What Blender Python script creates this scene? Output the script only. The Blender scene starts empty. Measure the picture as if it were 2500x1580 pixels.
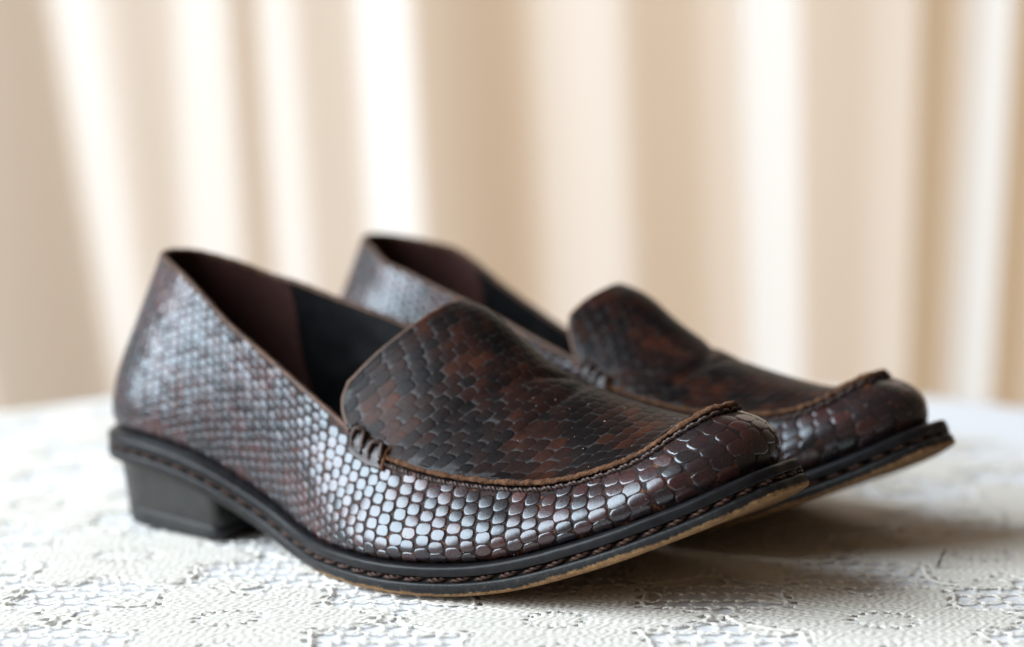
import bpy, math, random
import numpy as np
from mathutils import Matrix, Vector, Euler

random.seed(7)
rng = np.random.default_rng(7)
scene = bpy.context.scene
COL = scene.collection
MM = 0.001

# ------------------------------------------------------------------ camera
CAM = np.array([0.0, -0.68326, 0.15127])
PITCH = 0.11217
cam_data = bpy.data.cameras.new("camera")
cam_data.sensor_width = 36.0
cam_data.lens = 70.0
cam_data.clip_start = 0.01
cam_data.clip_end = 100.0
cam_data.dof.use_dof = True
cam_data.dof.focus_distance = 0.597
cam_data.dof.aperture_fstop = 4.5
cam = bpy.data.objects.new("camera", cam_data)
cam.location = CAM
cam.rotation_euler = (math.pi / 2 - PITCH, 0, 0)
COL.objects.link(cam)
scene.camera = cam

# ------------------------------------------------------------------ light
world = bpy.data.worlds.new("World")
scene.world = world
world.use_nodes = True
bgn = world.node_tree.nodes["Background"]
bgn.inputs[0].default_value = (1.0, 0.74, 0.50, 1)
bgn.inputs[1].default_value = 0.12

def area(name, loc, target, sx, sy, power, color):
    d = bpy.data.lights.new(name, 'AREA')
    d.shape = 'RECTANGLE'; d.size = sx; d.size_y = sy
    d.energy = power; d.color = color
    o = bpy.data.objects.new(name, d)
    o.location = loc
    o.rotation_euler = (Vector(target) - Vector(loc)).to_track_quat('-Z', 'Y').to_euler()
    COL.objects.link(o)
    return o
area("window_light", (-2.48, -0.58, 1.42), (0.0, 0.02, 0.10), 3.20, 2.45, 292.0, (0.80, 0.91, 1.0))
area("curtain_backlight", (0.0, 2.2, 0.35), (0.0, 1.0, 0.25), 2.4, 1.8, 48.0, (1.0, 0.58, 0.26))  # added lamp, unseen behind the curtain, to give its shaded folds a tan glow

scene.view_settings.view_transform = 'Standard'
scene.view_settings.look = 'None'
scene.view_settings.exposure = 0.0
scene.view_settings.gamma = 1.0
scene.view_settings.use_curve_mapping = False
scene.render.engine = 'CYCLES'
scene.cycles.use_denoising = True
scene.cycles.max_bounces = 8
scene.render.film_transparent = False

# ------------------------------------------------------------------ helpers
def spline_eval(knots, pts, ts, periodic=False):
    """natural (or periodic) cubic spline through pts at knots"""
    k = np.asarray(knots, float); P = np.asarray(pts, float)
    if periodic:
        n = len(P)
        per = k[-1]
        kk = np.concatenate([k[:-1] - per, k[:-1], k[:-1] + per, [2 * per]])
        PP = np.concatenate([P, P, P, P[:1]])
        # k has n+1 entries, P has n
        return spline_eval(kk, PP, ts)
    n = len(k)
    h = np.diff(k)
    A = np.zeros((n, n)); B = np.zeros((n,) + P.shape[1:])
    A[0, 0] = A[-1, -1] = 1
    for i in range(1, n - 1):
        A[i, i - 1] = h[i - 1]; A[i, i] = 2 * (h[i - 1] + h[i]); A[i, i + 1] = h[i]
        B[i] = 6 * ((P[i + 1] - P[i]) / h[i] - (P[i] - P[i - 1]) / h[i - 1])
    M = np.linalg.solve(A, B)
    ts = np.asarray(ts, float)
    i = np.clip(np.searchsorted(k, ts) - 1, 0, n - 2)
    sh = (slice(None),) + (None,) * (P.ndim - 1)
    hi = h[i][sh]; a = ((k[i + 1] - ts))[sh]; b = (ts - k[i])[sh]
    return (M[i] * a**3 / (6 * hi) + M[i + 1] * b**3 / (6 * hi)
            + (P[i] / hi - M[i] * hi / 6) * a + (P[i + 1] / hi - M[i + 1] * hi / 6) * b)

def sstep(e0, e1, x):
    t = np.clip((np.asarray(x, float) - e0) / (e1 - e0), 0, 1)
    return t * t * (3 - 2 * t)

def unit(v):
    return v / np.maximum(np.linalg.norm(v, axis=-1, keepdims=True), 1e-12)

def wavy(P, f=0.11, seed=0.0):
    """cheap smooth 3D noise from sines, about -1..1"""
    x, y, z = P[..., 0], P[..., 1], P[..., 2]
    return (np.sin(f * (x * 1.0 + y * .7) + seed) + np.sin(f * (y * 1.3 - z * 1.1 + x * .4) + 1.7 * seed + 1)
            + np.sin(f * (z * 1.6 + x * .9 - y * .5) + 2.3 * seed + 2)) / 3

def link(name, data, parent=None):
    o = bpy.data.objects.new(name, data)
    COL.objects.link(o)
    if parent is not None:
        o.parent = parent
    return o

def tag(o, label, cat, group=None, kind=None):
    if label: o["label"] = label
    if cat: o["category"] = cat
    if group: o["group"] = group
    if kind: o["kind"] = kind
    return o

def mesh_np(name, V, F, mat, smooth=True, attr=None):
    """V (n,3) metres, F list of arrays of quads/tris (m,4) or (m,3) or list of tuples"""
    me = bpy.data.meshes.new(name)
    if isinstance(F, np.ndarray):
        m, c = F.shape
        me.vertices.add(len(V)); me.vertices.foreach_set("co", np.asarray(V, np.float32).ravel())
        me.loops.add(m * c); me.loops.foreach_set("vertex_index", F.astype(np.int32).ravel())
        me.polygons.add(m)
        me.polygons.foreach_set("loop_start", np.arange(0, m * c, c, dtype=np.int32))
        me.update(calc_edges=True)
        me.validate()
    else:
        me.from_pydata([tuple(v) for v in V], [], [tuple(int(i) for i in f) for f in F])
        me.update()
    if smooth and len(me.polygons):
        me.polygons.foreach_set("use_smooth", np.ones(len(me.polygons), bool))
    if attr:
        for an, av in attr.items():
            a = me.attributes.new(an, 'FLOAT', 'POINT')
            a.data.foreach_set("value", np.asarray(av, np.float32))
    if mat is not None:
        me.materials.append(mat)
    return me

def grid_faces(nu, nv, cu=False, cv=False, off=0):
    iu = np.arange(nu if cu else nu - 1); iv = np.arange(nv if cv else nv - 1)
    U, Vv = np.meshgrid(iu, iv, indexing='ij')
    a = U * nv + Vv; b = ((U + 1) % nu) * nv + Vv
    c = ((U + 1) % nu) * nv + (Vv + 1) % nv; d = U * nv + (Vv + 1) % nv
    return np.stack([a, b, c, d], -1).reshape(-1, 4) + off

# ------------------------------------------------------------------ materials
def new_mat(name):
    m = bpy.data.materials.new(name)
    m.use_nodes = True
    nt = m.node_tree
    b = nt.nodes["Principled BSDF"]
    return m, nt, b

def N(nt, kind, **kw):
    n = nt.nodes.new(kind)
    for k, v in kw.items():
        if k == 'inp':
            for kk, vv in v.items():
                n.inputs[kk].default_value = vv
        else:
            setattr(n, k, v)
    return n

def L(nt, a, b):
    nt.links.new(a, b)

def ramp(nt, fac, stops, interp='LINEAR'):
    r = nt.nodes.new("ShaderNodeValToRGB")
    r.color_ramp.interpolation = interp
    e = r.color_ramp.elements
    while len(e) < len(stops):
        e.new(0.5)
    for i, (p, c) in enumerate(stops):
        e[i].position = p
        e[i].color = tuple(c) + (1,) if len(c) == 3 else c
    L(nt, fac, r.inputs[0])
    return r

def objcoord(nt):
    return N(nt, "ShaderNodeTexCoord").outputs["Object"]

def noise(nt, co, scale, detail=3, rough=.55, dist=0.0):
    n = N(nt, "ShaderNodeTexNoise", inp={"Scale": scale, "Detail": detail, "Roughness": rough, "Distortion": dist})
    L(nt, co, n.inputs["Vector"])
    return n

def bump(nt, b, height, strength, dist):
    bn = N(nt, "ShaderNodeBump", inp={"Strength": strength, "Distance": dist})
    L(nt, height, bn.inputs["Height"])
    L(nt, bn.outputs[0], b.inputs["Normal"])
    return bn

def mixc(nt, fac, a, b):
    m = N(nt, "ShaderNodeMix", data_type='RGBA')
    if hasattr(fac, 'links'): L(nt, fac, m.inputs[0])
    else: m.inputs[0].default_value = fac
    for sock, v in ((m.inputs[6], a), (m.inputs[7], b)):
        if hasattr(v, 'links'): L(nt, v, sock)
        else: sock.default_value = tuple(v) + (1,)
    return m.outputs[2]

def leather_mat(name, ramp_stops, nscale, rough, fleck=None, spec=0.5, rvar=0.1, bstr=.25, ior=1.5, tone_w=0.0):
    m, nt, b = new_mat(name)
    co = objcoord(nt)
    n1 = noise(nt, co, nscale, 4, .6, .4)
    at = N(nt, "ShaderNodeAttribute", attribute_name="tone")
    fm = N(nt, "ShaderNodeMix", data_type='FLOAT', inp={0: tone_w})
    L(nt, n1.outputs[0], fm.inputs[2]); L(nt, at.outputs["Fac"], fm.inputs[3])
    r = ramp(nt, fm.outputs[0], ramp_stops)
    col = r.outputs[0]
    if fleck:
        n2 = noise(nt, co, nscale * 3.1, 3, .6)
        r2 = ramp(nt, n2.outputs[0], [(.58, (0, 0, 0)), (.68, (1, 1, 1))])
        col = mixc(nt, r2.outputs[0], col, fleck)
    L(nt, col, b.inputs["Base Color"])
    n3 = noise(nt, co, 900, 4, .65)
    rr = N(nt, "ShaderNodeMapRange", inp={1: .3, 2: .7, 3: rough - rvar, 4: rough + rvar})
    L(nt, n3.outputs[0], rr.inputs[0]); L(nt, rr.outputs[0], b.inputs["Roughness"])
    b.inputs["Specular IOR Level"].default_value = spec
    b.inputs["IOR"].default_value = ior
    bump(nt, b, n3.outputs[0], bstr, .0004)
    return m

M_SCALE = leather_mat("snake_scale", [(.15, (.006, .005, .006)), (.40, (.016, .008, .009)), (.60, (.044, .013, .012)), (.85, (.078, .023, .017))],
                      180, .28, None, .5, .05, .06, 1.76, .66)
M_SCALE.node_tree.nodes["Principled BSDF"].inputs["Specular Tint"].default_value = (.86, .94, 1.0, 1)
M_SKIN = leather_mat("scale_gap_skin", [(.25, (.008, .007, .007)), (.5, (.018, .011, .010)), (.7, (.045, .019, .011))], 130, .6,
                     (.15, .048, .013), .2, .1, .6)
M_APRON = leather_mat("apron_scale", [(.15, (.005, .004, .004)), (.42, (.007, .005, .005)), (.57, (.020, .008, .006)), (.73, (.055, .017, .009)), (.93, (.090, .027, .012))],
                      85, .40, None, .12, .06, .2, 1.5, .52)
M_TAB = leather_mat("tab_leather", [(.3, (.012, .008, .008)), (.7, (.035, .014, .011))], 260, .36, None, .5, .08, .5)
M_APRONGAP = leather_mat("apron_gap_skin", [(.3, (.010, .008, .008)), (.6, (.035, .031, .032))], 160, .5, None, .3, .1, .4)

def simple(name, c1, c2, scale, rough, bs=0.0, bd=.0005, spec=.5, sheen=0.0, detail=5):
    m, nt, b = new_mat(name)
    co = objcoord(nt)
    n = noise(nt, co, scale, detail, .62)
    r = ramp(nt, n.outputs[0], [(.3, c1), (.7, c2)])
    L(nt, r.outputs[0], b.inputs["Base Color"])
    b.inputs["Roughness"].default_value = rough
    b.inputs["Specular IOR Level"].default_value = spec
    if sheen:
        b.inputs["Sheen Weight"].default_value = sheen
    if bs:
        n2 = noise(nt, co, scale * 4, 5, .7)
        bump(nt, b, n2.outputs[0], bs, bd)
    return m

M_WELT = simple("black_edge_leather", (.005, .005, .006), (.014, .013, .014), 300, .40, .35, .0002, .22)
M_HEEL = simple("heel_stack", (.012, .012, .011), (.026, .024, .022), 180, .42, .2, .0002, .5)
M_CAP = simple("rubber_heel_cap", (.012, .012, .012), (.024, .023, .022), 200, .5, .4, .0003, .4)
M_THREAD = simple("waxed_brown_thread", (.026, .012, .008), (.072, .030, .018), 500, .55, .5, .0003, .35)
M_DTHREAD = simple("dark_thread", (.026, .015, .012), (.085, .050, .040), 600, .5, .4, .0002, .4)
M_CUT = simple("raw_cut_leather", (.07, .032, .018), (.25, .118, .060), 520, .9, 1.0, .0009, .2)
M_EDGE = simple("topline_leather_edge", (.035, .018, .012), (.12, .050, .022), 300, .5, .3, .0003, .4)
M_SUEDE = simple("brown_heel_lining", (.036, .015, .013), (.062, .025, .021), 500, .8, .3, .0003, .15)
M_BLACK = simple("black_lining", (.003, .003, .0035), (.008, .008, .009), 120, .45, .3, .0004, .16)
M_DUST = simple("pale_dust", (.45, .42, .38), (.70, .68, .64), 900, .9)
M_LINT = simple("dark_fibre", (.02, .014, .012), (.05, .035, .03), 900, .8)

def outsole_mat():
    m, nt, b = new_mat("worn_leather_sole")
    co = objcoord(nt)
    at = N(nt, "ShaderNodeAttribute", attribute_name="wear")
    n1 = noise(nt, co, 750, 6, .72)
    n0 = noise(nt, co, 60, 3, .6)
    # wear edge: paint rubbed off toward the bottom
    a1 = N(nt, "ShaderNodeMath", operation='MULTIPLY_ADD', inp={1: .55, 2: -.275}); L(nt, n1.outputs[0], a1.inputs[0])
    a2 = N(nt, "ShaderNodeMath", operation='MULTIPLY_ADD', inp={1: .35, 2: -.175}); L(nt, n0.outputs[0], a2.inputs[0])
    s1 = N(nt, "ShaderNodeMath", operation='ADD'); L(nt, at.outputs["Fac"], s1.inputs[0]); L(nt, a1.outputs[0], s1.inputs[1])
    s2 = N(nt, "ShaderNodeMath", operation='ADD'); L(nt, s1.outputs[0], s2.inputs[0]); L(nt, a2.outputs[0], s2.inputs[1])
    f = ramp(nt, s2.outputs[0], [(.50, (0, 0, 0)), (.60, (1, 1, 1))])
    n2 = noise(nt, co, 500, 5, .7)
    tan = ramp(nt, n2.outputs[0], [(.25, (.09, .046, .020)), (.55, (.24, .135, .062)), (.8, (.40, .25, .12))])
    blk = ramp(nt, n2.outputs[0], [(.3, (.006, .006, .007)), (.60, (.016, .015, .015)), (.76, (.08, .060, .042))])
    c = mixc(nt, f.outputs[0], blk.outputs[0], tan.outputs[0])
    L(nt, c, b.inputs["Base Color"])
    b.inputs["Specular IOR Level"].default_value = .24
    rr = N(nt, "ShaderNodeMapRange", inp={1: 0, 2: 1, 3: .38, 4: .9}); L(nt, f.outputs[0], rr.inputs[0])
    L(nt, rr.outputs[0], b.inputs["Roughness"])
    bump(nt, b, n1.outputs[0], .5, .0004)
    return m
M_SOLE = outsole_mat()

# ------------------------------------------------------------------ shoe profile data (millimetres)
ZWx = [-12, 11, 26, 44, 59, 73, 87, 95, 103, 112, 122, 135, 151, 164, 178, 191, 199, 212, 227, 237, 247, 254, 261, 267.5, 275]
ZWz = [32.2, 32.2, 31.8, 29.7, 26.3, 21.6, 16.2, 13.3, 11.0, 9.7, 9.3, 9.3, 9.4, 9.8, 10.8, 13.0, 15.1, 19.5, 25.4, 29.9, 34.7, 38.5, 42.5, 46.3, 50.4]
def zW(x): return spline_eval(ZWx, ZWz, np.clip(x, -12, 275))
def rise(x): return np.interp(x, [-10, 60, 70, 85, 105, 131, 175, 205, 240, 262], [2.8, 2.8, 2.2, 1.5, .3, .15, .5, .8, .8, 1.4])

WL = [  # lateral: J x,y ; T x,y,z
 (0, 0, 15.5, 0, 96.3), (2, -11, 17, -5.6, 96.1), (8, -19.5, 20.5, -10.6, 95.4), (17, -25, 27, -15, 94.2), (28, -27.6, 35, -19.4, 92.4),
 (41, -28.4, 43, -23, 90), (54, -28.6, 54, -25, 83.5), (67, -28.4, 66, -26.4, 75.5), (80, -28, 79, -27.3, 68.3), (92, -28.8, 91, -28.2, 61.7),
 (104, -32.3, 103, -30.2, 55.7), (114, -37, 113, -32, 51), (124, -42.3, 124, -33.2, 45), (134, -46, 134, -36, 40), (146, -49.3, 145, -38.2, 37.3),
 (157, -50.4, 156, -38.8, 35.3), (169, -49.2, 168, -38.4, 34.2), (182, -46.3, 180, -37, 33.8), (196, -42.9, 194, -34.3, 34.1), (211, -39, 207, -30.5, 36.5),
 (226, -34, 219, -25.8, 40.8), (239, -27.5, 228.3, -21.6, 45.8), (249, -20, 234, -16.5, 51), (255.6, -12, 239.5, -11.2, 55.4), (258.4, -5, 242.6, -5, 57.6),
 (259, 0, 243.4, 0, 57.6)]
WM = [  # medial
 (0, 0, 15.5, 0, 96.3), (2, 11, 17, 5.6, 96.1), (8, 19.5, 20.5, 10.6, 95.3), (17, 25, 27, 15, 93.4), (28, 27.6, 35, 19.4, 90.6),
 (41, 28.2, 43, 23, 87.5), (54, 27.5, 54, 25, 85), (67, 26, 66, 26.4, 81.5), (80, 25, 80, 28, 77.5), (92, 24.6, 94, 29.4, 73.7),
 (104, 25.3, 110, 31, 68.5), (118, 27.3, 126, 32, 63), (132, 30.5, 141, 32, 57), (146, 34.3, 149, 34, 52.5), (157, 37.2, 158, 35.5, 49.5),
 (168, 39.7, 167, 36.3, 47.3), (178, 41.3, 176, 36.7, 45.8), (189, 41.6, 186, 36.5, 44.6), (201, 40.3, 198, 35.3, 44), (213, 37.5, 210, 33, 44.3),
 (226, 33, 221, 29.5, 45.6), (238, 27, 230, 25, 48.5), (248, 20, 236, 18.5, 52.3), (255.2, 12.3, 240.2, 12.3, 55.8), (258.4, 5, 243, 5.5, 57.5)]
CEN = [(141, 84.5), (149, 82.3), (156, 78.5), (163, 73.3), (170, 68.5), (178, 64), (187, 60.5), (197, 57.5), (208, 55), (220, 53.4), (230, 53.2),
       (236, 54.6), (240, 56.6), (242.5, 58.4), (243.8, 59.6)]
TONGUE_L = [(119.3, -27.6, 61), (119, -30, 55)]
TONGUE_M = [(134, 27, 75), (135.5, 29.5, 69)]
STACK = 9.4

LOOP = WL + WM[:0:-1]
NK = len(LOOP)
loopA = np.array(LOOP, float)
Jk = np.column_stack([loopA[:, 0], loopA[:, 1], zW(loopA[:, 0]) + rise(loopA[:, 0])])
Tk = loopA[:, 2:5]
midk = (Jk + Tk) / 2
kn = np.concatenate([[0], np.cumsum(np.linalg.norm(np.roll(midk, -1, 0) - midk, axis=1))])
LTOT = kn[-1]
K = 1200
As = np.linspace(0, LTOT, K, endpoint=False)
Jd = spline_eval(kn, Jk, As, True)
Td = spline_eval(kn, Tk, As, True)
# bulge per knot index (outward mm), heel -> waist -> ball -> toe
bl_u = np.concatenate([np.linspace(0, 25, 26), 25 - np.arange(1, 25)])
bulk = np.interp(bl_u, [0, 4, 8, 11, 14, 17, 20, 23, 25], [5.0, 4.6, 2.6, 3.0, 4.6, 5.0, 4.4, 4.2, 4.2])
Bd = spline_eval(kn, bulk, As, True)
tan_d = unit(np.roll(Jd, -1, 0) - np.roll(Jd, 1, 0))
Nd = unit(np.column_stack([-tan_d[:, 1], tan_d[:, 0], 0 * tan_d[:, 0]]))
# orientation: lateral first (y<0) moving heel->toe: outward must be -y there
ctr = Jd.mean(0)
if np.sum((Jd - ctr) * Nd) < 0: Nd = -Nd
Hd = np.linalg.norm(Td - Jd, axis=1) * 1.06
A12L, A12M = kn[12], kn[NK - 12]
A25 = kn[25]

def lerp_loop(arr, a):
    q = (np.asarray(a) % LTOT) / LTOT * K
    i = np.floor(q).astype(int); f = (q - i)
    i0 = i % K; i1 = (i + 1) % K
    f = f[..., None] if arr.ndim > 1 else f
    return arr[i0] * (1 - f) + arr[i1] * f

def wall(a, v, push=0.0):
    """point on the upper's side wall (mm); a along the loop, v 0 (welt) .. 1 (top)"""
    a = np.asarray(a, float); v = np.asarray(v, float)
    J, T, Nn, B = lerp_loop(Jd, a), lerp_loop(Td, a), lerp_loop(Nd, a), lerp_loop(Bd, a)
    vv = np.clip(v, 0, 1)
    d25 = np.abs(a % LTOT - A25)                       # distance from the toe tip along the loop
    ex = np.interp(d25, [0, 28, 75, 120, 170], [.92, .86, .62, .50, .47])
    s = np.sin(np.pi * vv ** ex)
    P = J + (T - J) * v[..., None] + Nn * (B * s + push)[..., None]
    P[..., 2] += (0.8 + 2.6 * sstep(A25 - 60, A25 - 5, a) * (1 - sstep(A25 + 5, A25 + 50, a))) * s * sstep(A12L, A12L + 40, a) * (1 - sstep(A12M - 40, A12M, a))
    # soft dents in the leather
    w = wavy(P, .09, 1.3) * .55 * s
    P += Nn * w[..., None]
    return P

def wall_n(a, v):
    e = .6
    ha = lerp_loop(Hd, a)
    da = wall(a + e, v) - wall(a - e, v)
    dv = wall(a, np.clip(v + e / ha, 0, 1)) - wall(a, np.clip(v - e / ha, 0, 1))
    n = unit(np.cross(da, dv))
    return n * np.sign(np.sum(n * (lerp_loop(Nd, a) + np.array([0, 0, .15])), -1))[..., None]

# ---- apron (plug and tongue)
def apron_knots(dc):
    ns = len(CEN)
    C = np.array([(c[0], 0, c[1]) for c in CEN], float)
    w = np.clip(1 - np.arange(ns) / 8.0, 0, 1)
    C[:, 0] += dc[0] * np.minimum(w * 1.6, 1); C[:, 2] += dc[1] * np.minimum(w * 1.6, 1)
    up = np.array([0, 0, 2.0])
    Lk = [np.array(p) for p in TONGUE_L] + [Tk[i] + up for i in range(12, 25)]
    Mk = [np.array(p) for p in TONGUE_M] + [Tk[NK - i] + up for i in range(12, 25)]
    C[:, 1] = 0.5
    return np.array(Lk, float), C, np.array(Mk, float)

class Apron:
    def __init__(self, dc):
        self.Lk, self.C, self.Mk = apron_knots(dc)
        self.n = len(CEN)
        seg = np.linalg.norm(np.diff(self.C, axis=0), axis=1)
        self.arc = np.concatenate([[0], np.cumsum(seg)])
        self.tot = self.arc[-1]
    def at(self, sa, t):
        sa = np.clip(np.asarray(sa, float), 0, self.tot); t = np.asarray(t, float)
        Lp = spline_eval(self.arc, self.Lk, sa.ravel()).reshape(sa.shape + (3,))
        Cp = spline_eval(self.arc, self.C, sa.ravel()).reshape(sa.shape + (3,))
        Mp = spline_eval(self.arc, self.Mk, sa.ravel()).reshape(sa.shape + (3,))
        q = ((t + 1) / 2)[..., None]
        pw = 1.9 + .9 * sstep(60, 100, sa)
        P = Lp * (1 - q) + Mp * q + (Cp - (Lp + Mp) / 2) * (1 - np.abs(t) ** pw)[..., None]
        # sag of the flat plug toward the toe, crease across the vamp
        sag = 2.2 * sstep(45, 80, sa) * (1 - sstep(103, 116, sa)) * (np.abs(t) ** 2) * (1 - np.abs(t) ** 6) * 2
        P[..., 2] -= sag
        d1 = (sa - 44 - 10 * t - 2 * np.sin(4 * t)); P[..., 2] -= 1.1 * np.exp(-(d1 / 2.3) ** 2) * (1 - np.abs(t) ** 3)
        d2 = (sa - 55 + 5 * t); P[..., 2] -= .7 * np.exp(-(d2 / 2.0) ** 2) * (1 - np.abs(t) ** 3)
        P[..., 2] += wavy(P, .16, .4) * .5 * (1 - np.abs(t) ** 4)
        # rounded tongue corners
        c = np.clip((np.abs(t) - .62) / .38, 0, 1)
        k = (1 - sstep(-2, 16, sa)) * c ** 2.4
        P = P + k[..., None] * np.array([1.4, 0, -1.6]) * (1 - .5 * (t > 0))[..., None]
        return P
    def nrm(self, sa, t):
        e = .5
        a = self.at(sa + e, t) - self.at(sa - e, t)
        b = self.at(sa, np.clip(t + .015, -1, 1)) - self.at(sa, np.clip(t - .015, -1, 1))
        n = unit(np.cross(a, b))
        return n * np.sign(n[..., 2:3] + .3 * n[..., 0:1])

# scale pattern on a parametric surface ------------------------------------
NP_ = 12
ANG = np.linspace(0, 2 * np.pi, NP_, endpoint=False) + math.pi / 12
def sup(p): return (np.abs(np.cos(ANG)) ** p + np.abs(np.sin(ANG)) ** p) ** (-1 / p)
SUPS = {'side_wall': sup(3.2), 'apron': sup(4.0)}
def scale_faces():
    f = []
    for r in range(2):
        for i in range(NP_):
            j = (i + 1) % NP_
            f.append((r * NP_ + i, r * NP_ + j, (r + 1) * NP_ + j, (r + 1) * NP_ + i))
    c = 3 * NP_
    for i in range(NP_):
        f.append((2 * NP_ + i, 2 * NP_ + (i + 1) % NP_, c, c))
    return f
SF = [tuple(dict.fromkeys(f)) for f in scale_faces()]

def cam_view(Pw):
    d = Pw - CAM
    c, s = math.cos(PITCH), math.sin(PITCH)
    zf = d[..., 1] * c - d[..., 2] * s
    up = d[..., 1] * s + d[..., 2] * c
    return 1944.4 * 1.024 * d[..., 0] / zf, 1991 * up / zf, zf

# stitch meshes -------------------------------------------------------------
def rope_mesh(name, length, rad, mat, turns=1.6, strands=2, seg=12):
    V, F = [], []
    for k in range(strands):
        ph = 2 * math.pi * k / strands
        ring0 = len(V)
        for i in range(seg + 1):
            q = i / seg
            env = math.sin(math.pi * min(max(q, .02), .98)) ** .45
            th = ph + turns * 2 * math.pi * q
            cx = (q - .5) * length
            dip = -(1 - env) * rad * 1.1
            cy = math.cos(th) * rad * .42 * env + dip
            cz = math.sin(th) * rad * .42 * env
            r = rad * .62 * env
            for j in range(6):
                a = 2 * math.pi * j / 6
                V.append((cx * MM, (cy + r * math.cos(a)) * MM, (cz + r * math.sin(a)) * MM))
        for i in range(seg):
            for j in range(6):
                a = ring0 + i * 6 + j; b = ring0 + i * 6 + (j + 1) % 6
                F.append((a, b, b + 6, a + 6))
    return mesh_np(name, V, F, mat)
ROPE = rope_mesh("stitch", 7.4, 1.25, M_THREAD)
SEAMROPE = rope_mesh("seam_stitch", 5.8, .86, M_DTHREAD, 1.8)
CORD = rope_mesh("lacing_cord", 9.5, 1.15, M_DTHREAD, .3, 2, 14)

def tube(path, radii, sides=8, closed=False, squash=None):
    """sweep: path (n,3) mm -> V(mm), F"""
    P = np.asarray(path, float); n = len(P)
    T = unit(np.gradient(P, axis=0)) if not closed else unit(np.roll(P, -1, 0) - np.roll(P, 1, 0))
    up = np.array([0, 0, 1.0])
    S = unit(np.cross(T, up)); U = np.cross(S, T)
    a = np.linspace(0, 2 * np.pi, sides, endpoint=False)
    r = np.broadcast_to(np.asarray(radii, float), (n,))
    V = P[:, None, :] + r[:, None, None] * (np.cos(a)[None, :, None] * S[:, None, :] + np.sin(a)[None, :, None] * U[:, None, :])
    return V.reshape(-1, 3), grid_faces(n, sides, closed, True)

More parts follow.
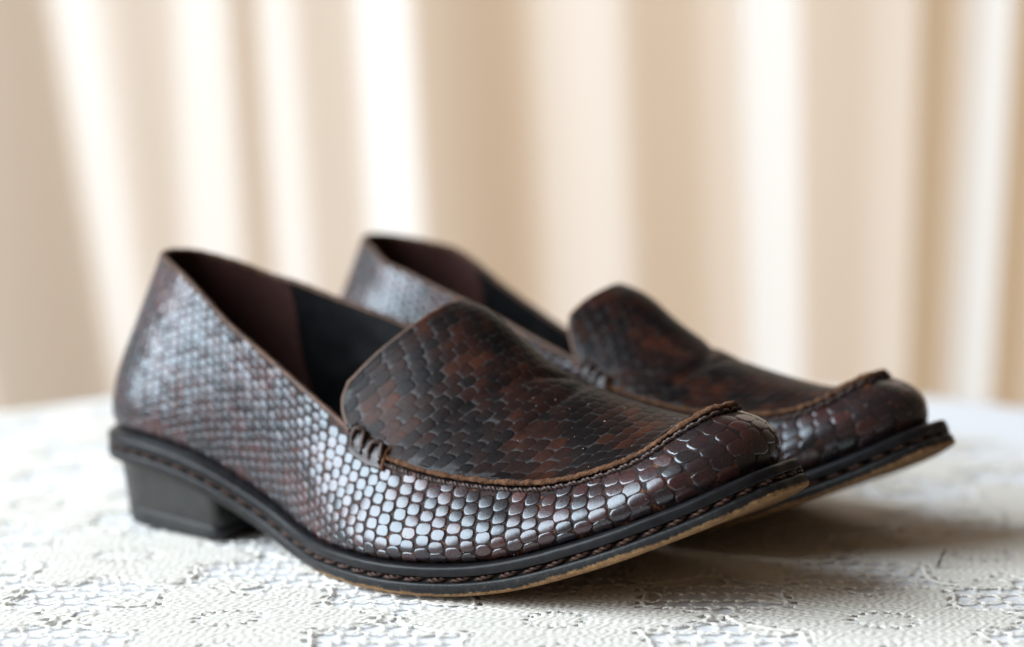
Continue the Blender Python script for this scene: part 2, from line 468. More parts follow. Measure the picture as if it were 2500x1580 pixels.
# ------------------------------------------------------------------ the shoe
def build_shoe(label, loc, rotz, mirror, dc, n_single, seed):
    R_ = random.Random(seed)
    nr = np.random.default_rng(seed)
    root = bpy.data.objects.new("loafer", None)
    root.empty_display_size = .05
    COL.objects.link(root)
    root.location = loc; root.rotation_euler = (0, 0, rotz)
    tag(root, label, "shoe", "pair of snakeskin loafers")
    MW = Matrix.Translation(Vector(loc)) @ Matrix.Rotation(rotz, 4, 'Z')
    MWn = np.array(MW)
    fl = np.array([1, -1, 1.0]) if mirror else np.array([1, 1, 1.0])

    def part(name, V, F, mat, parent=root, smooth=True, attr=None):
        V = np.asarray(V, float) * fl * MM
        if mirror:
            F = F[:, ::-1] if isinstance(F, np.ndarray) else [tuple(f)[::-1] for f in F]
        me = mesh_np(name, V, F, mat, smooth, attr)
        return link(name, me, parent)

    # ---------- welt + outsole swept round the outline
    wd = np.interp(bl_u, [0, 19, 21, 22, 23, 24, 25], [4.6, 4.6, 5.0, 5.7, 5.9, 5.3, 4.3])
    Wd_ = spline_eval(kn, wd, As, True)
    idx = np.arange(0, K, 4)
    O = (Jd + Nd * Wd_[:, None])[idx]
    O[:, 2] = zW(O[:, 0])
    nO = Nd[idx]
    sl = np.arctan((zW(O[:, 0] + 1) - zW(O[:, 0] - 1)) / 2)
    dn = np.column_stack([np.sin(sl), 0 * sl, -np.cos(sl)])
    def ring(off, down, zclamp=None):
        Rr = O + nO * off + dn * down
        if zclamp is not None: Rr[:, 2] = np.maximum(Rr[:, 2], zclamp)
        return Rr
    Ji = Jd[idx] - nO * 1.5; Ji[:, 2] += .4
    Jm = Jd[idx] + nO * .3
    prof = [Ji, Jm, ring(-1.2, -.35 + 0 * 1), ring(-.45, 0.0), ring(-.05, .45), ring(0, .9), ring(0, 2.5), ring(-.12, 2.9), ring(-.5, 3.15), ring(-2.2, 3.3), ring(-8, 3.3)]
    # bring ring 2 onto the straight ledge between junction and edge
    prof[2] = Jm * .30 + prof[3] * .70; prof[2][:, 2] += .1
    V = np.stack(prof, 1); n0, m0 = V.shape[:2]
    jit = nr.normal(0, .035, V.shape); jit[:, :2] = 0
    V = V + jit
    welt = part("welt", V.reshape(-1, 3), grid_faces(n0, m0, True, False), M_WELT)
    sprof = [ring(-8, 3.31), ring(-2.0, 3.5), ring(-2.0, 5.0), ring(-.5, 5.05), ring(-.1, 5.3), ring(0, 5.8), ring(0, 7.2), ring(-.15, 8.1, .02), ring(-.6, 8.85, .02), ring(-1.5, 9.3, .02), ring(-3.5, STACK, .02)]
    wear = [0, 0, 0, 0, .05, .12, .28, .43, .68, .85, .95]
    V = np.stack(sprof, 1)
    m1 = V.shape[1]
    nloop = len(idx)
    # underside: fill toward the centre line
    half = nloop // 2
    Vb = []; ncol = 5
    inner = V[:, -1]
    i25 = int(round(A25 / LTOT * nloop))
    opp = np.array([int(round(np.interp(i, [0, i25, nloop], [nloop, i25, 0]))) % nloop for i in range(nloop)])
    cen = (inner + inner[opp]) / 2
    cols = [V[:, j] for j in range(m1)] + [inner * .5 + cen * .5, cen]
    wear = wear + [1.0, 1.0]
    V = np.stack(cols, 1)
    wa = np.tile(np.array(wear), (nloop, 1))
    # ball of the foot is rubbed most; waist and heel keep their black paint
    xx = V[:, :, 0]
    keep = (1 - sstep(98, 124, xx)) * .65
    front = sstep(170, 225, xx) * .24 + .13 * sstep(105, 135, xx) * (1 - sstep(165, 200, xx))
    wa = np.clip(wa - keep + front * (wa > .2), 0, 1)
    sole = part("outsole", V.reshape(-1, 3), grid_faces(nloop, V.shape[1], True, False), M_SOLE, attr={"wear": wa.ravel()})

    # ---------- heel block
    def heel_ring(x0, hw_b, hw_f, xf, z):
        pts = []
        nb = 22
        cx = x0 + hw_b
        for i in range(nb + 1):
            th = math.pi / 2 + math.pi / 2 * i / nb     # from side to back
            pts.append((cx + hw_b * math.cos(th) * 1.0, -hw_b * math.sin(th)))
        side = []
        for i in range(1, 9):
            q = i / 9
            side.append((cx + (xf - 3 - cx) * q, -(hw_b + (hw_f - hw_b) * math.sin(q * math.pi / 2))))
        corner = [(xf - 3 + 3 * math.sin(a), -(hw_f - 3 + 3 * math.cos(a))) for a in np.linspace(0, math.pi / 2, 5)]
        breast = [(xf - .0 - 1.8 * math.sin(math.pi * q / 2), -(hw_f - 3) * (1 - q)) for q in np.linspace(.15, 1, 6)]
        halfp = pts[::-1] + side + corner + breast            # back centre -> side -> breast centre
        other = [(x, -y) for (x, y) in halfp[::-1]][1:-1]
        pl = np.array(halfp + other)
        return np.column_stack([pl, np.full(len(pl), z)])
    r0 = heel_ring(3.2, 25.0, 28.6, 63.0, 0.0); r1 = heel_ring(-.6, 27.6, 30.0, 62.0, 0.0)
    topz = zW(r1[:, 0]) - 7.5
    def heel_part(name, levels, mat):
        rows = []
        for (q, dz, ins) in levels:
            rr = r0 * (1 - q) + r1 * q
            c = rr.mean(0)
            rr = c + (rr - c) * (1 - ins / 28.0)
            rr[:, 2] = topz * q + dz
            rows.append(rr)
        Vh = np.stack(rows, 1); nh = len(r0)
        Fh = [tuple(f) for f in grid_faces(nh, len(rows), True, False)]
        Fh.append(tuple(i * len(rows) for i in range(nh)))
        Fh.append(tuple(i * len(rows) + len(rows) - 1 for i in range(nh))[::-1])
        return part(name, Vh.reshape(-1, 3), [f[::-1] for f in Fh], mat)
    heel = heel_part("heel", [(.255, 0, .5), (.265, 0, .12), (.28, 0, 0), (.5, 0, 0), (.75, 0, 0), (1, 0, 0)], M_HEEL)
    heel_part("heel_cap", [(0, 0, .8), (0, .35, .15), (.03, 0, 0), (.23, 0, 0), (.245, 0, .12), (.252, 0, .5)], M_CAP).parent = heel

    # ---------- sole stitches, one by one
    per = np.concatenate([[0], np.cumsum(np.linalg.norm(np.roll(O, -1, 0) - O, axis=1))])
    pos = 1.5
    inv = MW.inverted()
    def frame(P, tx, out):
        tx = Vector(tx).normalized(); out = Vector(out)
        out = (out - tx * out.dot(tx)).normalized()
        zc = tx.cross(out)
        return Matrix(((tx.x, out.x, zc.x, P[0]), (tx.y, out.y, zc.y, P[1]), (tx.z, out.z, zc.z, P[2]), (0, 0, 0, 1)))
    while pos < per[-1] - 4:
        i = min(int(np.searchsorted(per, pos)) - 1, nloop - 1)
        i = max(i, 0); q = (pos - per[i]) / max(per[i + 1] - per[i], 1e-6)
        j = (i + 1) % nloop
        cP = (O[i] * (1 - q) + O[j] * q) + nO[i] * (-1.25) + dn[i] * 4.1
        t = O[j] - O[i]
        tilt = dn[i] * (.10 + R_.uniform(-.03, .03)) * np.linalg.norm(t)
        P = cP * fl * MM; tv = (t - tilt) * fl; ov = nO[i] * fl
        st = link("stitch", ROPE, welt)
        st.matrix_local = frame(P, tv, ov) @ Matrix.Diagonal((R_.uniform(.93, 1.03), R_.uniform(.85, 1.05), R_.uniform(.66, .82), 1))
        pos += 7.75 + R_.uniform(-.35, .35)

    # ---------- upper side wall
    nv = 26
    ia = np.arange(0, K, 3); aa = As[ia]
    vs = np.linspace(0, 1, nv)
    AA, VV = np.meshgrid(aa, vs, indexing='ij')
    Pw = wall(AA, VV)
    side = part("side_wall", Pw.reshape(-1, 3), grid_faces(len(aa), nv, True, False), M_SKIN, attr={"tone": np.full(Pw.shape[0] * nv, .5)})

    # lining (heel counter suede, black forward part), set inside the wall
    def inner(a, v): return wall(a, v, -1.8)
    k52 = kn[6] - 3; k52m = LTOT - (LTOT - kn[NK - 6]) + 3
    sel = (aa <= k52) | (aa >= kn[NK - 6] + 3)
    la = np.concatenate([np.linspace(kn[NK - 6] + 3, LTOT, 60, endpoint=False), np.linspace(0, k52, 60)])
    lv = np.linspace(.04, 1.0, 16)
    A2, V2 = np.meshgrid(la, lv, indexing='ij')
    side_ = np.where(A2 < LTOT / 2, A2 / k52, (A2 - LTOT) / (LTOT - kn[NK - 6] - 3))
    A2 = A2 + side_ * (1 - V2) * 9 + side_ * 1.2 * np.sin(V2 * 9)
    part("heel_lining", inner(A2 % LTOT, V2).reshape(-1, 3), grid_faces(len(la), 16)[:, ::-1], M_SUEDE)
    la = np.linspace(k52 - 2, kn[NK - 6] + 5, 260)
    A2, V2 = np.meshgrid(la, lv, indexing='ij')
    pl = wall(A2, V2, -1.4)
    pl = pl - lerp_loop(Nd, A2) * (.9 * np.clip(wavy(pl, .28, 3.0) + .3 * wavy(pl, .7, 1.0), -.35, 1) * np.sin(np.pi * V2) * sstep(k52 + 4, k52 + 26, A2) * (1 - sstep(kn[NK - 6] - 24, kn[NK - 6] - 2, A2)))[..., None]
    part("vamp_lining", pl.reshape(-1, 3), grid_faces(len(la), 16)[:, ::-1], M_BLACK)
    # insole
    la = np.linspace(0, LTOT, 160, endpoint=False)
    rim_ = wall(la, np.full(160, .05), -1.6); rim_[:, 2] += 2
    o2 = np.array([int(round(np.interp(a, [0, A25, LTOT], [160, A25 / LTOT * 160, 0]))) % 160 for a in la])
    c2 = (rim_ + rim_[o2]) / 2
    part("insole", np.stack([rim_, rim_ * .5 + c2 * .5, c2], 1).reshape(-1, 3), grid_faces(160, 3, True, False), M_BLACK)
    # topline edge
    la = np.concatenate([np.linspace(A12M, LTOT, 120, endpoint=False), np.linspace(0, A12L, 120)])
    pe = wall(la, np.ones(240), -.85); pe[:, 2] += .0
    Vt, Ft = tube(pe, 1.05 + .08 * np.sin(la * .9), 8)
    part("topline_edge", Vt, Ft, M_EDGE)

    # ---------- apron / tongue
    ap = Apron(dc)
    ns, nt_ = 110, 61
    sa = np.linspace(0, ap.tot, ns); tt = np.linspace(-1, 1, nt_)
    S2, T2 = np.meshgrid(sa, tt, indexing='ij')
    Pa = ap.at(S2, T2); Na = ap.nrm(S2, T2)
    thick = 1.7
    bot = Pa - Na * thick
    Va = np.concatenate([Pa.reshape(-1, 3), bot.reshape(-1, 3)])
    Ftop = grid_faces(ns, nt_); Fbot = grid_faces(ns, nt_)[:, ::-1] + ns * nt_
    e = np.arange(nt_ - 1); o_ = ns * nt_
    edge = np.stack([e + 1, e, e + o_, e + 1 + o_], 1)
    apron = part("apron", Va, np.concatenate([Ftop, Fbot, edge]), M_APRONGAP, attr={"tone": np.full(len(Va), .5)})
    # cut edge of the tongue
    te = np.linspace(-1, 1, 70)
    pe = ap.at(np.zeros(70) + .05, te) - ap.nrm(np.zeros(70) + .05, te) * .85
    st_s = np.linspace(0, ap.arc[2], 16)
    pl_ = ap.at(st_s, -np.ones(16)) - ap.nrm(st_s, -.99 * np.ones(16)) * .8
    pm_ = ap.at(st_s, np.ones(16)) - ap.nrm(st_s, .99 * np.ones(16)) * .8
    pth = np.concatenate([pl_[:0:-1], pe, pm_[1:]])
    Vt, Ft = tube(pth, 1.0, 7)
    part("tongue_edge", Vt, Ft, M_EDGE, apron)

    # raw rim where the apron is sewn on: rough cut leather
    ra = np.linspace(A12L + 5, A12M - 5, 420)
    base = lerp_loop(Td, ra); nn = lerp_loop(Nd, ra)
    tt_ = unit(np.gradient(base, axis=0))
    pf = [(-1.4, 2.1), (-.1, 2.2), (.7, 2.0), (1.0, 1.5), (.9, .95), (.2, .6), (-1.2, .5)]
    rough1 = np.interp(ra, np.linspace(A12L, A12M, 130), nr.normal(0, .30, 130)) + np.interp(ra, np.linspace(A12L, A12M, 400), nr.normal(0, .10, 400))
    rows = []
    upv = np.array([0, 0, 1.0])
    # the rim lies back over the wall near the toe
    for (o, z) in pf:
        rows.append(base + nn * (o + rough1 * (.7 if o > 0 else .2))[:, None] + upv * (z + rough1 * .5 * (z > 1.5))[:, None])
    Vr = np.stack(rows, 1) + nr.normal(0, .14, (len(ra), len(pf), 3))
    part("apron_rim", Vr.reshape(-1, 3), grid_faces(len(ra), len(pf), False, True)[:, ::-1], M_CUT, apron)

    # seam thread under the rim
    a_ = A12L + 8
    while a_ < A12M - 8:
        hh = float(lerp_loop(Hd, a_))
        q = np.array(1 - 1.1 / hh)
        P0 = wall(np.array(a_), q); P1 = wall(np.array(a_ + .5), q)
        n1 = wall_n(np.array(a_), np.array(.9))
        t = (P1 - P0); t = t / np.linalg.norm(t); t[2] -= .16
        o = link("seam_stitch", SEAMROPE, side)
        o.matrix_local = frame((P0 + n1 * .55) * fl * MM, t * fl, n1 * fl)
        a_ += 4.6 + R_.uniform(-.3, .3)

    # ---------- scales
    recs = []   # (verts mm (31,3), tone, where, visible size)
    Rw = MWn[:3, :3]; Tw = MWn[:3, 3]
    def emit(P, tone, where, nrm):
        c = P[-1]
        cw = Rw @ (c * fl * MM) + Tw
        nw = Rw @ (nrm * fl)
        vd = CAM - cw; dist = np.linalg.norm(vd); vd /= dist
        face = float(nw @ vd)
        sx, sy, zf = cam_view(cw)
        size = 0
        if face > .12 and abs(sx) < 520 and abs(sy) < 335:
            e1 = P[0] - P[6]; e2 = P[3] - P[9]
            size = np.linalg.norm(e1) * np.linalg.norm(e2) * face / dist**2
            if where == 'side_wall' and (c[1] > 0 and c[0] < 235) : size = 0
            if where == 'apron' and c[1] > 14: size *= .3
        recs.append((P, tone, where, size))

    def rough_outline(kind):
        j = SUPS[kind] * (1 + nr.normal(0, .03, NP_))
        rot = nr.normal(0, .06)
        x, y = np.cos(ANG) * j, np.sin(ANG) * j
        return x * math.cos(rot) - y * math.sin(rot), x * math.sin(rot) + y * math.cos(rot)

    # side walls
    xa = lerp_loop(Jd, As)[:, 0]
    pitch = np.interp(xa, [-5, 60, 110, 150, 190, 225, 250, 262], [3.5, 3.8, 4.2, 4.7, 4.9, 5.5, 6.1, 6.2])
    rowp = np.interp(xa, [-5, 60, 110, 150, 190, 225, 250, 262], [3.1, 3.3, 3.7, 4.1, 4.1, 4.3, 4.5, 4.5])
    wcum = np.concatenate([[0], np.cumsum((LTOT / K) / pitch)])
    ncol = int(round(wcum[-1])); wcum *= ncol / wcum[-1]
    Aext = np.concatenate([As, [LTOT]])
    for r in range(40):
        for c in range(ncol):
            w = (c + .5 - .10 * r) % ncol
            a0 = float(np.interp(w, wcum, Aext))
            pa = float(np.interp(a0, As, pitch)); pb = float(np.interp(a0, As, rowp)); h = float(np.interp(a0, As, Hd))
            b0 = (r + .30 + (.5 if c % 2 else 0)) * pb
            if b0 > h - pb * .30: continue
            a0 += nr.normal(0, .035) * pa; b0 += nr.normal(0, .035) * pb
            shear = -.10
            toe = sstep(205, 245, np.interp(a0, As, xa))
            sz = nr.normal(1, .04)
            ox, oy = rough_outline('side_wall')
            fa, fb = (.522 + .012 * toe) * pa * sz, (.528 + .012 * toe) * pb * sz
            px = ox * fa + oy * fb * shear; py = oy * fb
            rings = []
            hs = (.28 - .18 * toe) * (.45 + .55 * sstep(70, 140, np.interp(a0, As, xa)))
            n_c = wall_n(np.array(a0), np.array(np.clip(b0 / h, .02, .98)))
            tiltx = nr.normal(0, .028); tilty = nr.normal(0, .025)
            for (rr, hh) in ((1.0, -.06), (.93, hs * .80), (.76, hs)):
                aa_ = a0 + px * rr; bb = b0 + py * rr
                vq = bb / np.interp(aa_ % LTOT, As, Hd)
                P = wall(aa_, np.clip(vq, 0.0, .995))
                lift = hh + (px * rr * tiltx + py * rr * tilty) * (hh > 0)
                rings.append(P + n_c * np.maximum(lift, -.12)[:, None])
            cP = wall(np.array([a0]), np.array([np.clip(b0 / h, 0, .99)])) + n_c * (hs + .05)
            P = np.concatenate(rings + [cP])
            emit(P, float(np.clip(nr.normal(.45, .13) + .26 * wavy(P[-1], .17, seed) + .14 * wavy(P[-1], .5, seed + 2), 0, 1)), 'side_wall', n_c)
    # apron
    half_w = np.array([np.linalg.norm(np.diff(ap.at(np.full(25, s_), np.linspace(-1, 1, 25)), axis=0), axis=1).sum() for s_ in sa])
    s0 = 1.6; r = 0
    while s0 < ap.tot - 1.0:
        ps = float(np.interp(s0, [0, 40, 80, 115], [3.7, 3.6, 3.9, 4.0])); 
        wtot = float(np.interp(s0, sa, half_w)); pt = float(np.interp(s0, [0, 30, 60, 110], [5.2, 4.6, 4.6, 5.4]))
        n_ = int(wtot / pt) + 1
        for c in range(-n_ // 2 - 1, n_ // 2 + 2):
            b0 = (c + (.5 if r % 2 else 0)) * pt + nr.normal(0, .05) * pt
            if abs(b0) > wtot / 2 - .4: continue
            sc = s0 + nr.normal(0, .03) * ps
            ox, oy = rough_outline('apron')
            fs, ft = .575 * ps, .575 * pt
            qs = ox * fs; qt = oy * ft
            n_c = ap.nrm(np.array([sc]), np.array([2 * b0 / wtot]))[0]
            rings = []
            for (rr, hh) in ((1.0, -.09), (.86, .05), (.62, .09)):
                P = ap.at(np.clip(sc + qs * rr, .15, ap.tot), np.clip(2 * (b0 + qt * rr) / wtot, -.99, .99))
                rings.append(P + n_c * hh)
            P = np.concatenate(rings + [ap.at(np.array([sc]), np.array([2 * b0 / wtot])) + n_c * .11])
            emit(P, float(np.clip(nr.normal(.50, .10) + .24 * wavy(P[-1], .20, seed + 5) + .12 * wavy(P[-1], .55, seed), 0, 1)), 'apron', n_c)
        s0 += ps * .97; r += 1
    recs.sort(key=lambda q: -q[3])
    parents = {'side_wall': side, 'apron': apron}
    mats = {'side_wall': M_SCALE, 'apron': M_APRON}
    for i, (P, tone, where, size) in enumerate(recs[:n_single]):
        part("scale", P, SF, mats[where], parents[where], attr={"tone": np.full(len(P), tone)})
    for where in ('side_wall', 'apron'):
        rest = [q for q in recs[n_single:] if q[2] == where]
        V = np.concatenate([q[0] for q in rest]); tn = np.repeat([q[1] for q in rest], 3 * NP_ + 1)
        F = []
        for k in range(len(rest)):
            o = k * (3 * NP_ + 1)
            F += [tuple(i + o for i in f) for f in SF]
        o = part("scale_field", V, F, mats[where], parents[where], attr={"tone": tn})
        o["kind"] = "stuff"

    # ---------- dust and stray fibres caught on the apron and welt
    dv, df = [], []
    for k in range(46):
        if k < 24:
            s_ = np.array([nr.uniform(50, ap.tot - 6)]); t_ = np.array([nr.uniform(-.97, .3)])
            P = ap.at(s_, t_)[0]; nn_ = ap.nrm(s_, t_)[0]
        else:
            a_ = np.array(nr.uniform(kn[10], kn[21])); q = np.array(nr.uniform(.03, .5))
            P = wall(a_, q); nn_ = wall_n(a_, q)
        d = unit(np.cross(nn_, nr.normal(0, 1, 3))); ln = nr.uniform(.2, .7) * (1.6 if k % 9 == 0 else 1)
        bend = unit(np.cross(nn_, d)) * ln * nr.uniform(-.35, .35)
        pth = np.array([P + nn_ * .42 - d * ln / 2, P + nn_ * .6 + bend, P + nn_ * .45 + d * ln / 2])
        v_, f_ = tube(pth, [.03, .07, .03], 4)
        df.append(f_ + 12 * k); dv.append(v_)
    o = part("dust_fibre", np.concatenate(dv), np.concatenate(df), M_DUST, apron)
    o["kind"] = "stuff"

    # ---------- sewn strap tab at the throat with thick lacing cords (both sides)
    for sgn, a_lo in ((1, A12L), (-1, A12M)):
        nu_, nv_ = 16, 9
        rows = []
        for i in range(nu_):
            a = a_lo + sgn * (3.0 + 18.0 * i / (nu_ - 1))
            hh = float(lerp_loop(Hd, a))
            Tt = lerp_loop(Td, np.array(a)); nn1 = lerp_loop(Nd, np.array(a))
            row = []
            for j in range(nv_):
                q = j / (nv_ - 1)               # 0 low on the wall, 1 on the apron
                if q < .55:
                    d = (.55 - q) / .55 * (4.8 - 1.5 * (i / nu_))
                    P = wall(np.array(a), np.array(1 - d / hh)) + wall_n(np.array(a), np.array(min(1 - d / hh, .9))) * (.9 + 1.3 * (1 - d / 4.8))
                else:
                    d = (q - .55) / .45 * 4.5
                    P = Tt - nn1 * d * .8 + nn1 * 1.1 + np.array([0, 0, 3.1 + d * .42])
                row.append(P)
            rows.append(row)
        Vt = np.array(rows)
        nrmv = unit(np.cross(np.gradient(Vt, axis=0), np.gradient(Vt, axis=1)))
        nrmv *= np.sign(np.sum(nrmv * lerp_loop(Nd, np.array(a_lo)), -1, keepdims=True) + nrmv[..., 2:3])
        low = Vt - nrmv * 1.2
        Vall = np.concatenate([Vt.reshape(-1, 3), low.reshape(-1, 3)])
        g = grid_faces(nu_, nv_); oo = nu_ * nv_
        border = [(i, 0) for i in range(nu_)] + [(nu_ - 1, j) for j in range(1, nv_)] + [(i, nv_ - 1) for i in range(nu_ - 2, -1, -1)] + [(0, j) for j in range(nv_ - 2, 0, -1)]
        bi = np.array([i * nv_ + j for i, j in border]); bn = np.roll(bi, -1)
        rimf = np.stack([bi, bn, bn + oo, bi + oo], 1)
        tab = part("strap_tab", Vall, np.concatenate([g, g[:, ::-1] + oo, rimf]), M_TAB, attr={"tone": np.full(len(Vall), .6)})
        # raw edge on the free end of the tab
        end = (Vt[-1] + low[-1]) / 2
        Ve, Fe = tube(end, .75, 6)
        part("cut_edge", Ve, Fe, M_CUT, tab)
        for kk in range(4):
            i = 2 + kk * 4
            i = min(i, nu_ - 2)
            p0 = Vt[i, 1]; p1 = Vt[min(max(i + (3 if kk % 2 == 0 else -2), 0), nu_ - 1), nv_ - 2]
            m_ = Vt[i, 5] + nrmv[i, 5] * .9
            tq = np.linspace(0, 1, 10)[:, None]
            path = p0 * (1 - tq) ** 2 + (2 * m_ - (p0 + p1) / 2) * 2 * tq * (1 - tq) + p1 * tq ** 2
            path[0] -= nrmv[i, 1] * 1.0; path[-1] -= nrmv[i, nv_ - 2] * .8
            Vc, Fc = tube(path, np.array([.45, .7, .8, .85, .85, .85, .85, .8, .7, .45]), 7)
            part("lacing_cord", Vc, Fc, M_DTHREAD, tab)
    return root

YAW = -0.5947088
NEAR = (-0.1371587, 0.0486499, 0.0)
near_shoe = build_shoe("dark brown snakeskin loafer farther from the curtain, outer side shining in the window light", NEAR, YAW, False, (0, 0), 300, 11)
fd = Matrix.Rotation(YAW, 3, 'Z') @ Vector((0.009938, 0.107454, 0))
FAR = (NEAR[0] + fd.x - .0012, NEAR[1] + fd.y, 0.0)
far_shoe = build_shoe("dark brown snakeskin loafer nearer the curtain, standing against the inner side of its mate", FAR, YAW - 0.0496621, True, (-2, -1), 120, 23)

# ------------------------------------------------------------------ table, cloths
def cloth_mat(name, c1, c2, scale, rough, bs, sub=0.0):
    m, nt, b = new_mat(name)
    co = objcoord(nt)
    n = noise(nt, co, scale, 4, .6)
    r = ramp(nt, n.outputs[0], [(.3, c1), (.7, c2)])
    L(nt, r.outputs[0], b.inputs["Base Color"])
    b.inputs["Roughness"].default_value = rough
    b.inputs["Specular IOR Level"].default_value = .2
    n2 = noise(nt, co, 1500, 4, .7)
    bump(nt, b, n2.outputs[0], bs, .0003)
    if sub:
        tr = N(nt, "ShaderNodeBsdfTranslucent"); L(nt, r.outputs[0], tr.inputs[0])
        mx = N(nt, "ShaderNodeMixShader", inp={0: sub})
        L(nt, b.outputs[0], mx.inputs[1]); L(nt, tr.outputs[0], mx.inputs[2])
        L(nt, mx.outputs[0], nt.nodes["Material Output"].inputs[0])
    return m
M_CLOTH = cloth_mat("smooth_white_cloth", (.80, .80, .82), (.83, .83, .85), 15, .8, .2)
M_LACE = cloth_mat("ivory_cotton_lace", (.885, .835, .75), (.92, .88, .81), 90, .85, .4, .18)

TCX, TCY, TRAD = 0.0098, 0.0850, 0.3335
def disc(name, cx, cy, prof, nseg, mat, wob=0.0):
    """surface of revolution; prof list of (r, z)"""
    th = np.linspace(0, 2 * np.pi, nseg, endpoint=False)
    rows = []
    for (r, z) in prof:
        k = np.clip((-.02 - z) / .2, 0, 1)
        rr = r + wob * k * (np.sin(14 * th) + .5 * np.sin(23 * th + 1))
        rows.append(np.column_stack([cx + rr * np.cos(th), cy + rr * np.sin(th), np.full(nseg, z)]))
    V = np.stack(rows, 1)
    return mesh_np(name, V.reshape(-1, 3), grid_faces(nseg, len(prof), True, False), mat)
ZC = -0.0016
prof = [(0.0005, ZC)] + [(r, ZC) for r in np.linspace(.03, TRAD - .010, 12)]
prof += [(TRAD - .010 + .012 * math.sin(a), ZC - .012 + .012 * math.cos(a)) for a in np.linspace(.25, math.pi / 2, 6)]
prof += [(TRAD + .003 + .03 * q, ZC - .012 - .22 * q) for q in np.linspace(.1, 1, 10)]
tc = link("tablecloth", disc("tablecloth", TCX, TCY, prof, 180, M_CLOTH, .012))
tag(tc, "smooth white cloth over the round table, showing beyond the edge of the lace", "tablecloth")
# lace: heightfield of knitted yarn with real holes
LCX, LCY, LRAD = -0.075, -0.060, 0.385
def lace_height(X, Y):
    """height in mm above the cloth, x,y in mm"""
    # slow wander so that nothing is dead straight
    wx = X + 1.3 * np.sin(Y * .045 + .6) + .7 * np.sin(X * .11 + Y * .07) + .15 * np.sin(X * .37 - Y * .31)
    wy = Y + 1.3 * np.sin(X * .05 + 1.9) + .7 * np.sin(Y * .10 - X * .06) + .15 * np.sin(X * .29 + Y * .41)
    # motif lattice (flowers), hexagonal
    S = 96.0
    best = np.full(X.shape, 1e9); bx = np.zeros(X.shape); by = np.zeros(X.shape)
    for i in range(-6, 7):
        for j in range(-6, 7):
            cx = S * (i + .5 * (j % 2)) + 62.0; cy = S * .86 * j - 28.0
            d = np.hypot(wx - cx, wy - cy)
            m = d < best
            best = np.where(m, d, best); bx = np.where(m, wx - cx, bx); by = np.where(m, wy - cy, by)
    r = best; th = np.arctan2(by, bx)
    rp = 38.5 + 7.5 * np.cos(6 * th)
    pet = rp - r                                   # >0 inside the petals
    solid = sstep(-.6, .9, pet)
    # border of eyelets just inside the petals and a ring round the heart
    eye = np.zeros(X.shape)
    arcl = th * 33
    e1 = np.exp(-((pet - 3.2) / 1.0) ** 2) * sstep(.15, .6, np.cos(arcl * 2 * np.pi / 5.2))
    e2 = np.exp(-((r - 9.0) / 1.1) ** 2) * sstep(.1, .6, np.cos(th * 14))
    eye = np.maximum(e1, e2)
    # solid knit: rows of plump loops following the radius
    row = np.sin(2 * np.pi * (r + .8 * np.sin(th * 30)) / 3.4)
    loop = np.sin(th * np.round(np.maximum(r, 8) / 8) * 15 + row * 1.0)
    hs = 1.15 + .15 * row * loop + .10 * np.sin(wx * 2.3 - wy * 1.1 + 2 * np.sin(wy * .6)) + .12 * np.sin(wx * 1.5 + wy * .4) * np.sin(wy * 1.7 - wx * .3)
    lip = .40 * np.exp(-(pet / 1.8) ** 2) * (1 + .4 * np.sin(arcl * 1.9))
    hs = hs + lip - 1.9 * eye
    # net ground: wavy yarns along x joined by slanting yarns, knots where they meet
    py = 9.0; px_ = 7.4
    k = np.round(wy / py); dy = wy - k * py
    ph = (wx / px_ + .5 * (k % 2)) * 2 * np.pi
    d_h = np.abs(dy - .95 * np.sin(ph))
    fl_ = np.floor(wy / py)
    slant = wx - (dy * .30) * np.where(k % 2 == 0, 1, -1)
    kx = np.round(slant / px_ + .5 * (fl_ % 2)) - .5 * (fl_ % 2)
    d_v = np.abs(slant - kx * px_)
    rad1 = 1.15 + .14 * np.sin(wx * 1.9 + wy * .7); rad2 = .80 + .15 * np.sin(wy * 1.9 + wx)
    h1 = np.sqrt(np.clip(rad1**2 - d_h**2, 0, None)) * .85
    h2 = np.sqrt(np.clip(rad2**2 - d_v**2, 0, None)) * .8
    kd = np.hypot(d_v, d_h * .9); h3 = np.sqrt(np.clip(1.8**2 - kd**2, 0, None)) * .85
    tw = .07 * np.sin(wx * 3.3 + dy * 2.2)
    hn = np.maximum(np.maximum(h1, h2), h3)
    hn = np.where(hn > .05, hn + .30 + tw, 0)
    # clothwork: half-filled mesh between the flowers
    clump = .5 + .5 * np.sin(wx * .13 + 1.0) * np.sin(wy * .16 - .4) + .25 * np.sin(wx * .06 - wy * .09)
    fill = .80 + .30 * np.sin(wx * 1.55 + .8 * np.sin(wy * 1.1)) * np.sin(wy * 1.35) + .15 * np.sin(wx * .8 + wy * .9)
    hn = np.maximum(hn, fill * (clump > .80))
    return hs * solid + hn * .82 * (1 - solid)

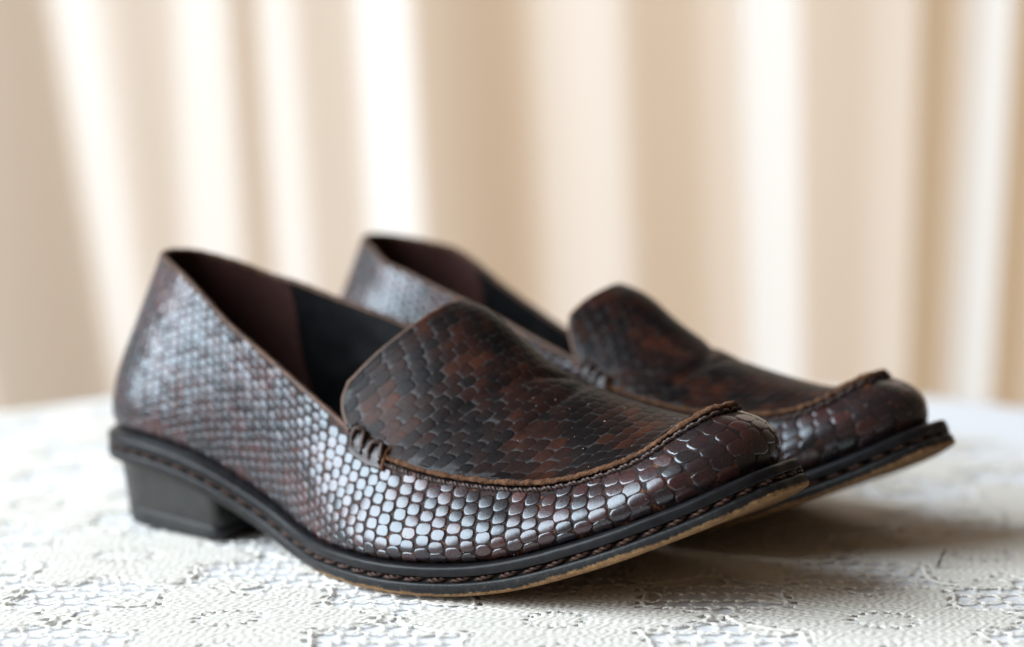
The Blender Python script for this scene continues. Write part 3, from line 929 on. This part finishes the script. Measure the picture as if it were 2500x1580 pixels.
def lace_patch(x0, x1, y0, y1, dx, dy):
    xs = np.arange(x0, x1 + dx / 2, dx); ys = np.arange(y0, y1 + dy / 2, dy)
    X, Y = np.meshgrid(xs, ys, indexing='ij')
    H = lace_height(X, Y)
    V = np.stack([X, Y, np.clip(H * .66, .05, 1.2)], -1)
    F = grid_faces(len(xs), len(ys))
    hf = H.reshape(-1)
    rr = np.hypot(X - LCX * 1000, Y - LCY * 1000).reshape(-1)
    edge = LRAD * 1000 + 3.0 * np.cos(np.arctan2(Y - LCY * 1000, X - LCX * 1000) * 60).reshape(-1)
    tr = np.hypot(X - TCX * 1000, Y - TCY * 1000).reshape(-1)
    ok = (hf > .2) & (rr < edge) & (tr < TRAD * 1000 - 10)
    F = F[ok[F].sum(1) >= 4]
    return V.reshape(-1, 3), F
parts = []
off = 0
for (x0, x1, y0, y1, dx, dy) in ((-190, 200, -160, 50, .38, .48), (-330, -190.0, -200, 50, 1.3, 1.3), (-330, 330, 50, 335, 1.15, 1.3), (200.0, 330, -200, 50, 1.3, 1.3), (-190, 200, -200, -160.0, 1.0, 1.0)):
    V, F = lace_patch(x0, x1, y0, y1, dx, dy)
    used = np.unique(F); rem = np.full(len(V), -1); rem[used] = np.arange(len(used))
    parts.append((V[used], rem[F] + off)); off += len(used)
V = np.concatenate([p[0] for p in parts]); F = np.concatenate([p[1] for p in parts])
V = V * MM; V[:, 2] += ZC + .0003
lace = link("lace_cloth", mesh_np("lace_cloth", V, F, M_LACE))
tag(lace, "ivory cotton lace cloth with knitted flowers and open net beneath the shoes", "lace cloth")

# bit of dark lint lying on the lace
def lint():
    V, F = [], []
    for k in range(3):
        n = 8
        q = np.linspace(0, 1, n)
        path = np.column_stack([q * 1.6 + .25 * np.sin(q * 5 + k), q * 3.2 * 0 + .3 * np.cos(q * 4 + 2 * k) , q * 5.6 + .3 * np.sin(q * 7 + k * 2)])
        path *= 1.25; path[:, 0] += k * .3
        v, f = tube(path, np.interp(q, [0, .2, .8, 1], [.07, .24, .2, .05]), 5)
        F.append(f + len(np.concatenate(V)) if V else f); V.append(v)
    return np.concatenate(V) * MM, np.concatenate(F)
Vl, Fl = lint()
lt = link("lint_fibre", mesh_np("lint_fibre", Vl, Fl, M_LINT))
lt.location = (0.1378, -0.0480, -0.0004)
lt.rotation_euler = (-.3, .25, 0)
tag(lt, "tiny dark fibre of lint sticking up from the lace cloth", "lint")

# ------------------------------------------------------------------ curtain
def curtain_mat():
    m, nt, b = new_mat("cream_curtain_fabric")
    co = objcoord(nt)
    n = noise(nt, co, 700, 3, .6)
    r = ramp(nt, n.outputs[0], [(.3, (.655, .70, .725)), (.7, (.685, .73, .755))])
    L(nt, r.outputs[0], b.inputs["Base Color"])
    b.inputs["Roughness"].default_value = .75
    b.inputs["Specular IOR Level"].default_value = .25
    tr = N(nt, "ShaderNodeBsdfTranslucent")
    L(nt, r.outputs[0], tr.inputs[0])
    mx = N(nt, "ShaderNodeMixShader", inp={0: .38})
    L(nt, b.outputs[0], mx.inputs[1]); L(nt, tr.outputs[0], mx.inputs[2])
    L(nt, mx.outputs[0], nt.nodes["Material Output"].inputs[0])
    return m
M_CURT = curtain_mat()
# fold slopes across the cloth: negative faces the window, positive turns away from it
CD = 1.75                                              # metres from the camera
SEG = [(-400, .3), (-250, -1.2), (-150, .5), (0, .6), (100, .9), (128, -1.3), (190, -1.2), (250, -.1), (330, .15), (420, -.1), (450, -.8), (545, -.7), (585, .35), (620, .3),
       (645, -.9), (705, -.75), (745, .0), (860, .1), (893, -1.2), (985, -1.0), (1020, .35), (1090, .55), (1200, .75), (1270, .6), (1310, .15), (1400, -.05), (1490, .0),
       (1540, .5), (1690, .45), (1730, .15), (1800, .15), (1822, -1.1), (1915, -.9), (1945, .35), (2050, .25), (2150, .05), (2222, .1), (2250, 1.7), (2296, 1.7), (2310, -.3),
       (2380, -.5), (2398, -1.4), (2440, -1.2), (2456, 1.2), (2520, .9), (2600, -.8), (2750, .5), (2900, -.6)]
SEG = [(-1500 + 110 * k, (-.9, .5, .8, -.4, .2)[k % 5]) for k in range(10)] + SEG + [(3010 + 105 * k, (.6, -.9, .3, .7, -.5)[k % 5]) for k in range(9)]
sp = np.array([s[0] for s in SEG], float); sm = np.array([s[1] for s in SEG])
pxs = np.linspace(-1500, 3900, 1800)
slope = np.interp(pxs, sp, sm)
slope = slope * np.where(slope < 0, .74, .92)
ker = np.hanning(9); ker /= ker.sum()
slope = np.convolve(np.pad(slope, 4, mode='edge'), ker, 'valid')
xm = (pxs - 1250) / 4861 * CD
trend = np.convolve(np.pad(slope, 120, mode='edge'), np.ones(241) / 241, 'valid')
slope = slope - .75 * trend
ym = np.concatenate([[0], np.cumsum((slope[1:] + slope[:-1]) / 2 * np.diff(xm))])
ym -= np.polyval(np.polyfit(xm, ym, 5), xm)
lean = np.interp(pxs, [-400, 140, 445, 640, 890, 1110, 1815, 2250, 2400, 2900], [.17, .14, .03, .06, .048, .05, .04, -.012, -.03, -.05])
zt = np.linspace(1.1, -.75, 48)
rows = []
ztop = .236
for z in zt:
    grow = 1 + .10 * (ztop - z)
    x = xm + lean * (ztop - z) 
    y = CAM[1] + CD + ym * grow + .004 * np.sin(z * 5 + xm * 9)
    rows.append(np.column_stack([x, y, np.full(len(x), z)]))
V = np.stack(rows, 0)
cu = link("curtain", mesh_np("curtain", V.reshape(-1, 3), grid_faces(len(zt), len(pxs)), M_CURT))
tag(cu, "cream curtain hanging in soft vertical folds behind the table", "curtain")
